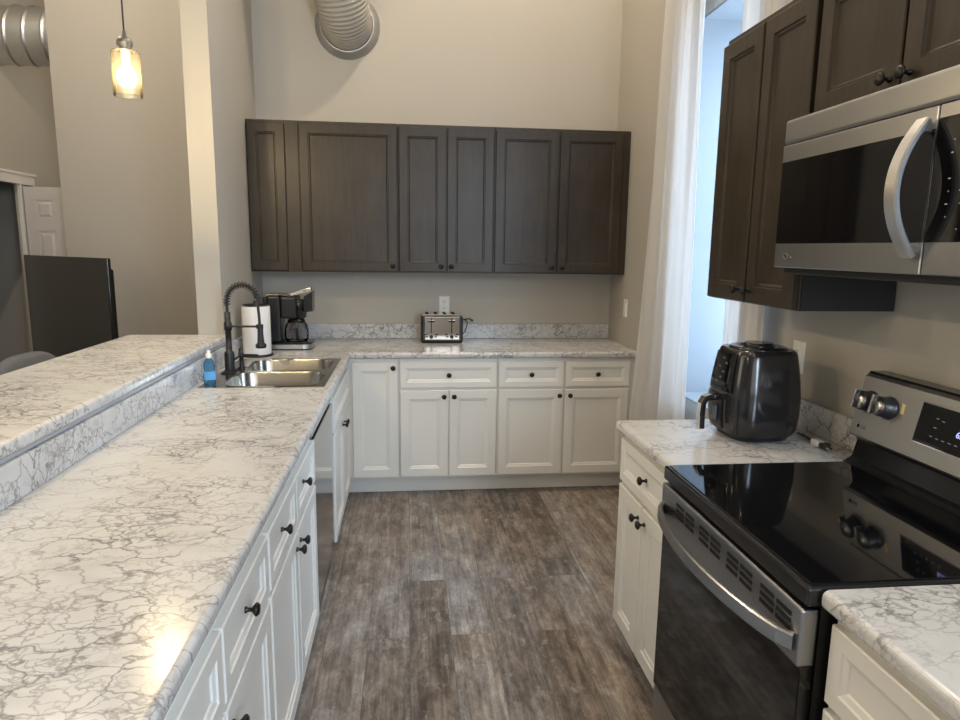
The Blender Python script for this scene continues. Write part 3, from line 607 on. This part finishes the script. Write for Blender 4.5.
# backguard
BG = [(XW - .012, .875), (XW - .012, 1.19), (XW - .055, 1.19), (XW - .072, 1.188), (XW - .105, 1.020), (XW - .105, .875)]
bgp = MB().prism([(XW - .012, 1.0), (XW - .012, 1.188), (XW - .062, 1.188), (XW - .071, 1.180), (XW - .108, 1.008), (XW - .100, 1.0)], 1, RY0, RY1).build('backguard', M['steel'], t)
MB().prism([(XW - .012, .918), (XW - .012, .9995), (XW - .088, .9995), (XW - .080, .985), (XW - .092, .935), (XW - .120, .918)], 1, RY0 + .004, RY1 - .004).build('backguard_base', M['gloss'], t)
MB().prism([(XW - .010, 1.1885), (XW - .010, 1.194), (XW - .058, 1.194), (XW - .062, 1.1885)], 1, RY0, RY1).build('backguard_cap', M['gloss'], t)
sl0 = Vector((XW - .108, 0, 1.008)); sl1 = Vector((XW - .070, 0, 1.190)); vdir = (sl1 - sl0).normalized(); ydir = Vector((0, -1, 0)); nd = Vector((-vdir.z, 0, vdir.x))
def bp(y, h, out=0): q = sl0 + vdir * h + nd * out; q.y = y; return q
dp = MB().panel(bp(RY1 - .240, .045, .0003), ydir, vdir, nd, .235, .105, [(0, 0), (0, .0015), (.002, .002), (.0025, .002)]); dp.build('display_glass', M['glassb'], t)
fr_ = MB().panel(bp(RY1 - .237, .042, .0002), ydir, vdir, nd, .241, .111, [(0, 0), (0, .0008), (.0028, .0008)]); fr_.build('display_trim', M['chrome'], t)
mk = MB()
for dy, h in ((.055, .118), (.075, .115), (.055, .094), (.05, .070), (.07, .068), (.09, .068), (.11, .068), (.13, .068)):
    mk.panel(bp(RY1 - .240 - dy, h, .0028), ydir, vdir, nd, .009, .0022, [(0, 0), (0, .0003), (.0002, .0003)])
mk.build('touch_markings', M['mark'], t)
text_mb('6:08', .022, bp(RY1 - .385, .095, .003), ydir, vdir).build('clock_digits', M['clock'], t)
for y in (RY1 - .052, RY1 - .128, RY0 + .128, RY0 + .052):
    k = MB().lathe([(.033, 0), (.033, .005), (.029, .008), (.028, .032), (.026, .036), (0, .036)], bp(y, .105, .0005), nd, 28).build('burner_knob', M['frydk'], t)
    MB().lathe([(.0, .0), (.0245, .0), (.025, .0015), (0, .0025)], bp(y, .105, .0365), nd, 28).build('knob_face', M['satin'], k)
    MB().strip([bp(y + .029, .078, .027), bp(y + .029, .132, .027)], ydir, .009, .022).build('knob_grip', M['steel'], k)
MB().panel(bp(RY1 - .172, .10, .0004), ydir, vdir, nd, .012, .028, [(0, 0), (0, .001), (.001, .001)]).build('indicator_light', plain('indicator', (.8, .6, .3), .4), t)
text_mb('LG', .017, bp(RY1 - .055, .028, .0012), ydir, vdir).lathe([(.006, 0), (.006, .0008)], bp(RY1 - .033, .028, .0005), nd, 18).build('badge', M['chrome'], t)

# ------------------------------------------------------------------ microwave
t = thing('microwave', 'stainless over-range microwave with curved bar handle under dark cabinets', 'microwave', (1.22, 1.41, 1.47))
MX = 1.030; MY0, MY1, MZ0, MZ1 = 1.030, 1.794, 1.497, 1.893
MB().box(MX + .03, XW - .004, MY0, MY1, MZ0 - .018, MZ1, .004).build('housing', M['matte'], t)
seam = 1.247; zt = 1.826
MB().box(MX, MX + .03, MY0, MY1, zt + .002, MZ1, .008, 3).build('vent_panel', M['steelv'], t)
dm = MB().box(MX, MX + .03, seam + .002, MY1, MZ0, 1.562).box(MX, MX + .03, seam + .002, MY1, 1.782, zt).box(MX + .001, MX + .03, seam + .002, MY1, 1.562, 1.782)
d = MB().box(MX, MX + .03, seam + .002, MY1, MZ0, zt, .003).build('door', M['steelv'], t)
MB().box(MX - .0015, MX + .001, seam + .003, MY1 - .004, 1.562, 1.782, .0008).build('door_glass', M['glassb'], d)
hp = [(MX - .012 - .052 * (1 - (2 * i / 28 - 1) ** 2), seam + .022, 1.534 + .266 * i / 28) for i in range(29)]
for zz in (1.545, 1.782): MB().box(MX - .018, MX + .001, seam + .012, seam + .034, zz - .006, zz + .012, .003).build('handle_mount', M['steel'], d)
MB().strip(hp, (0, 1, 0), .034, .014).build('handle', M['steel'], d)
c = MB().box(MX, MX + .03, MY0, seam - .001, MZ0, zt, .003).build('control_panel', M['steelv'], t)
MB().box(MX - .0015, MX + .001, MY0 + .004, seam - .002, 1.562, 1.800, .0008).build('control_glass', M['glassb'], c)
mk = MB()
for i in range(8):
    for j in range(4):
        if (i * 7 + j * 3) % 5 == 0: continue
        mk.box(MX - .0022, MX - .0016, seam - .050 - j * .030, seam - .050 - j * .030 + (.003 if (i + j) % 2 else .006), 1.585 + i * .024, 1.5865 + i * .024 + .001)
mk.build('key_markings', M['mark'], c)
text_mb('LG', .016, (MX - .0005, 1.735 - .018, 1.528), (0, -1, 0), (0, 0, 1)).build('badge', M['chrome'], d)
MB().lathe([(.0055, 0), (.0085, 0), (.0085, .0008), (.0055, .0008), (.0055, 0)], (MX, 1.738, 1.528), (-1, 0, 0), 20).build('badge_emblem', M['chrome'], d)

# ------------------------------------------------------------------ air fryer
AF = Vector((1.176, 2.10, CT)); t = thing('air_fryer', 'glossy black air fryer with basket handle on the worktop by the window', 'air fryer', AF, rz=PI + math.radians(3))
def ring(hs, z, off=0, a0=0, a1=2 * PI, n=56, full=True, ex=3.4):
    P = []
    for i in range(n if full else n + 1):
        a = a0 + (a1 - a0) * i / n; c, s = math.cos(a), math.sin(a); r_ = (abs(c) ** ex + abs(s) ** ex) ** (-1 / ex) * hs + off; P.append((r_ * c, r_ * s, z))
    return P
PR = [(.100, .0), (.112, .004), (.120, .016), (.132, .024), (.142, .045), (.1465, .09), (.1465, .15), (.141, .20), (.133, .25), (.126, .288), (.122, .300), (.114, .306)]
PR = [(a * .868, z) for a, z in PR]
def hsz(z):
    for (a, b), (c, d) in zip(PR, PR[1:]):
        if b <= z <= d: return a + (c - a) * (z - b) / (d - b)
    return PR[-1][0]
MB().rings([ring(a, z) for a, z in PR[:4]]).build('foot', M['matte'], t, True)
MB().rings([ring(a, z) for a, z in PR[3:]]).build('shell', M['fry'], t, True)
MB().rings([ring(a, z, ex=2.3) for a, z in ((.090, .3055), (.090, .309), (.084, .313), (.058, .314), (.054, .311))]).build('lid', M['gloss'], t, True)
MB().rings([ring(a, z, ex=2.2) for a, z in ((.048, .3115), (.048, .321), (.042, .324))]).build('top_cap', M['gloss'], t, True)
def patch(name, z0, z1, a, off, mat, th=.003, parent=t):
    nz = 8; b = MB(); out = [ring(hsz(z0 + (z1 - z0) * i / nz), z0 + (z1 - z0) * i / nz, off, -a, a, 16, False) for i in range(nz + 1)]
    inn = [ring(hsz(z0 + (z1 - z0) * i / nz), z0 + (z1 - z0) * i / nz, off - th, -a, a, 16, False) for i in range(nz + 1)]
    R = [o + i[::-1] for o, i in zip(out, inn)]; return b.rings(R, smooth=False).build(name, mat, parent, True)
patch('control_panel', .165, .292, .50, .007, M['glassb'], .007)
bk = patch('basket_front', .028, .150, .70, .0045, M['fry'], .0045)
patch('basket_center', .034, .146, .22, .010, M['matte'], .006, bk)
MB().box(.136, .148, -.007, .007, .060, .110, .002).build('basket_window_strip', M['dimmark'], bk, True)
hx = .134
MB().strip([(hx - .005, 0, .138), (hx + .022, 0, .139), (hx + .045, 0, .134), (hx + .054, 0, .118), (hx + .056, 0, .08), (hx + .055, 0, .032)], (0, 1, 0), .030, .018).build('handle', M['gloss'], bk, True)
MB().strip([(hx + .030, 0, .149), (hx + .052, 0, .142), (hx + .064, 0, .120), (hx + .0665, 0, .08), (hx + .065, 0, .030)], (0, 1, 0), .026, .003).build('handle_trim', M['chrome'], bk, True)
mk = MB()
for z, y in ((.27, 0), (.255, .02), (.24, -.015), (.225, .01), (.205, 0), (.19, -.02)): mk.box(hsz(z) + .0068, hsz(z) + .0082, y - .006, y + .006, z, z + .006)
mk.build('panel_icons', M['dimmark'], t, True)
t = thing('power_cord', 'black power cord with plug lying on worktop behind the air fryer', 'cord', (1.36, 2.0, CT))
MB().tube([(1.345, 2.095, .920), (1.350, 2.05, .919), (1.342, 2.01, .919), (1.340, 1.985, .921)], .0035, 8).build('cable', M['tape'], t)
MB().box(1.320, 1.345, 1.945, 1.985, .9145, .934, .004).build('cord_sleeve', M['plastic'], t)
MB().tube([(1.332, 1.945, .924), (1.328, 1.925, .925), (1.327, 1.905, .926)], [.007, .010, .011], 12).tube([(1.345, 1.915, .930), (1.355, 1.935, .929), (1.345, 1.965, .922)], .003, 6).build('plug', M['tape'], t)
m = MB()
for dx in (-.006, .006): m.box(1.327 + dx - .0008, 1.327 + dx + .0008, 1.885, 1.906, .922, .929)
m.build('plug_prongs', M['chrome'], t)

# ------------------------------------------------------------------ curtains
def curtain(name, label, pts_top, pts_bot, z0, z1, folds, amp, seed, bend=.0):
    rn = random.Random(seed); ph = [rn.uniform(0, 6) for _ in range(6)]; n = 90; nz = 40; R = []
    for k in range(nz + 1):
        f = k / nz; z = z0 + (z1 - z0) * f; row = []
        for i in range(n + 1):
            s = i / n
            xa = pts_bot[0][0] + (pts_bot[1][0] - pts_bot[0][0]) * s; ya = pts_bot[0][1] + (pts_bot[1][1] - pts_bot[0][1]) * s
            xb = pts_top[0][0] + (pts_top[1][0] - pts_top[0][0]) * s; yb = pts_top[0][1] + (pts_top[1][1] - pts_top[0][1]) * s
            x = xa + (xb - xa) * f; y = ya + (yb - ya) * f
            a = amp * (.75 + .25 * math.sin(2.3 * f * 3 + ph[0])) * (1.25 - .35 * f)
            x += a * math.sin(2 * PI * folds * s + ph[1] + .9 * math.sin(2.1 * f + ph[2])) + a * .35 * math.sin(2 * PI * folds * 2.3 * s + ph[3] + 2 * f)
            y += a * .45 * math.sin(2 * PI * folds * 1.6 * s + ph[4] + 1.5 * f)
            row.append((x, y, z))
        R.append(row)
    t = thing(name, label, 'curtain', ((pts_bot[0][0] + pts_bot[1][0]) / 2, (pts_bot[0][1] + pts_bot[1][1]) / 2, z0), 'white curtains at the window')
    o = MB().rings(R, cap=(False, False), closed=False).build('drape', M['curtain'], t)
    so = o.modifiers.new('thickness', 'SOLIDIFY'); so.thickness = .0015
    g = MB()
    for i in range(7):
        s = (i + .5) / 7; q = Vector((1.335, pts_top[0][1] + (pts_top[1][1] - pts_top[0][1]) * s, 2.98))
        g.tube([q + Vector((.022 * math.cos(a), 0, .022 * math.sin(a))) for a in [2 * PI * j / 16 for j in range(17)]], .0025, 6)
    g.build('curtain_rings', M['iron'], t)
    return t
curtain('curtain', 'long white curtain gathered at the far side of the window', ((1.33, 3.50), (1.33, 3.03)), ((1.31, 3.72), (1.33, 2.98)), .03, 2.955, 3.5, .024, 3)
curtain('curtain', 'white curtain on the near side of the window, mostly behind the dark cabinet', ((1.36, 2.76), (1.36, 2.40)), ((1.36, 2.69), (1.36, 2.40)), .03, 2.955, 3.5, .018, 8)
t = thing('curtain_rod', 'dark curtain rod fixed above the window opening', 'curtain rod', (1.335, 3.0, 2.98))
MB().tube([(1.335, 2.28, 2.98), (1.335, 3.72, 2.98)], .011, 12).lathe([(.0, 0), (.02, .01), (.02, .03), (0, .04)], (1.335, 3.72, 2.98), (0, 1, 0), 16).build('rod', M['iron'], t)
m = MB()
for y in (2.34, 3.66): m.box(1.335, XW - .0005, y - .006, y + .006, 2.974, 2.986).box(XW - .006, XW - .0005, y - .02, y + .02, 2.95, 3.01)
m.build('bracket', M['iron'], t)

# ------------------------------------------------------------------ ducts
t = thing('flexible_duct', 'grey ribbed flexible duct dropping from the ceiling to a collar on back wall', 'duct', (-.376, 4.55, 2.92))
cen = []
P0, P1, P2, P3 = Vector((-.376, YB - .03, 2.93)), Vector((-.376, 4.36, 2.93)), Vector((-.44, 4.16, 3.25)), Vector((-.86, 3.95, CZ - .002))
for i in range(221):
    s = i / 220; cen.append(P0 * (1 - s) ** 3 + P1 * 3 * s * (1 - s) ** 2 + P2 * 3 * s * s * (1 - s) + P3 * s ** 3)
MB().tube(cen, [.156 + .004 * math.sin(2 * PI * i / 220 * 46) for i in range(221)], 40).build('duct_hose', M['flex'], t)
MB().lathe([(.160, .0), (.160, .045), (.166, .05), (.172, .045), (.176, .022), (.205, .010), (.205, 0), (.160, 0)], (-.376, YB - .0005, 2.93), (0, -1, 0), 48).build('collar', M['galv'], t)
t = thing('spiral_duct', 'galvanised round spiral duct overhead in the room at far left', 'duct', (-2.6, 7.0, 3.43))
R = []
n = 48
for i in range(361):
    x = -3.79 + 2.68 * i / 360; row = []
    for j in range(n):
        a = 2 * PI * j / n; q = ((x / .16) + a / (2 * PI)) % 1.0
        r_ = .252 + (.012 if q < .12 else 0); row.append((x, 7.0 + r_ * math.cos(a), 3.43 + r_ * math.sin(a)))
    R.append(row)
MB().rings(R).build('duct_pipe', M['galv'], t)
m = MB()
for x in (-2.9, -1.6):
    m.tube([(x, 7.0 + .272 * math.cos(a), 3.43 + .272 * math.sin(a)) for a in [2 * PI * j / 30 for j in range(31)]], .006, 6).tube([(x, 7.0, 3.70), (x, 7.0, CZ - .001)], .005, 6)
m.build('hanger_strap', M['galv'], t)

# ------------------------------------------------------------------ pendants
def pendant(x, y, z, label, swing=0):
    t = thing('pendant_lamp', label, 'pendant lamp', (x, y, z), 'glass pendant lamps over the bar')
    MB().tube([(x, y, z + .150), (x - .01 * 0, y, CZ - .02)], .0035, 8).build('cord', M['tape'], t)
    MB().lathe([(.06, 0), (.06, .015), (.02, .025), (0, .025)], (x, y, CZ - .026), n=24).build('canopy', M['bronze'], t)
    MB().lathe([(0, .175), (.007, .175), (.010, .150), (.022, .146), (.030, .134), (.030, .120), (.022, .114), (.020, .104), (.034, .100), (.034, .097), (.016, .096), (.016, .055), (0, .055)], (x, y, z), n=24).build('socket', M['bronze'], t)
    MB().lathe([(.030, .0985), (.049, .0985), (.053, .094), (.053, -.070), (.0515, -.072), (.050, -.070), (.050, .092), (.048, .095), (.030, .0955)], (x, y, z), n=40).build('glass_shade', M['shade'], t)
    MB().lathe([(0, .055), (.012, .054), (.014, .045), (.029, .026), (.036, 0), (.031, -.021), (.018, -.033), (0, -.037)], (x, y, z), n=24).build('bulb', M['bulb'], t)
    lamp('pendant_light', 'POINT', (x, y, z), PENDANT_E, (1.0, .80, .50), radius=.028)
pendant(-1.104, 2.91, 2.188, 'glowing glass cylinder pendant lamp hanging over the raised bar')
for y in (1.65, .40):
    pendant(-1.104, y, 2.188, 'glass pendant lamp hanging over the near part of the bar')

# ------------------------------------------------------------------ television and stools in the next room
ang = math.atan2(6.0 - 4.9, -3.2 + 2.05)
A = Vector((-2.085, 4.94, 0)); B = Vector((-3.185, 5.98, 0)); mid = (A + B) / 2; uu = (B - A).normalized(); W_ = (B - A).length
rz = math.atan2(-uu.y, -uu.x)
t = thing('television', 'large flat black television on a dark stand in the room beyond the bar', 'television', (mid.x, mid.y, .60), rz=rz)
MB().box(-W_ / 2, W_ / 2, -.012, .012, 0, .835, .004).build('frame', M['gloss'], t, True)
MB().box(-W_ / 2 + .012, W_ / 2 - .012, -.0145, -.0122, .018, .824).build('screen', M['screen'], t, True)
MB().box(-W_ / 2 + .10, W_ / 2 - .05, .0122, .055, .10, .76, .03, 3).build('rear_housing', M['matte'], t, True)
m = MB().box(-.45, -.40, -.10, .12, -.10 + .0, -.085, .003).box(-.435, -.415, .0, .02, -.09, .02)
m.box(.40, .45, -.10, .12, -.10, -.085, .003).box(.415, .435, .0, .02, -.09, .02).build('feet', M['matte'], t, True)
s = thing('media_console', 'dark low console carrying the television, hidden behind the bar', 'console', (mid.x, mid.y, 0), rz=rz)
MB().box(-.80, .80, -.22, .22, .02, .498, .006).build('carcass', M['darkwood'], s, True)
for a in (-.78, .02): MB().box(a, a + .76, -.235, -.2202, .05, .47, .004).build('door', M['darkwood'], s, True)
def stool(x, y, label):
    t = thing('bar_stool', label, 'bar stool', (x, y, 0), 'grey bar stools')
    R = []
    for k in range(15):
        f = k / 14; yy = y - .22 + .44 * f; bow = .05 * (1 - (2 * f - 1) ** 2); rnd = (1 - abs(2 * f - 1) ** 5)
        top = 1.010 + .045 * rnd; th = .026 + .012 * rnd
        R.append([(x - .20 - bow - th, yy, .70), (x - .225 - bow - th, yy, top - .03), (x - .225 - bow, yy, top), (x - .225 - bow + th, yy, top - .02), (x - .19 - bow + th, yy, .70)])
    MB().rings(R).build('backrest', M['grey'], t)
    MB().box(x - .23, x + .20, y - .22, y + .22, .62, .70, .03, 4).build('seat', M['grey'], t)
    for sx in (-1, 1):
        for sy in (-1, 1): MB().tube([(x + sx * .17, y + sy * .18, .625), (x + sx * .20, y + sy * .20, .001)], [.02, .013], 10).build('leg', M['darkwood'], t)
    m = MB()
    for a, b in (((-1, -1), (1, -1)), ((1, -1), (1, 1)), ((1, 1), (-1, 1)), ((-1, 1), (-1, -1))): m.tube([(x + a[0] * .19, y + a[1] * .193, .22), (x + b[0] * .19, y + b[1] * .193, .22)], .009, 8)
    m.build('footrest', M['darkwood'], t)
stool(-1.42, 3.04, 'grey upholstered bar stool behind the bar, the one farther from camera')
stool(-1.42, 2.52, 'grey upholstered bar stool behind the bar, at the left photo edge')
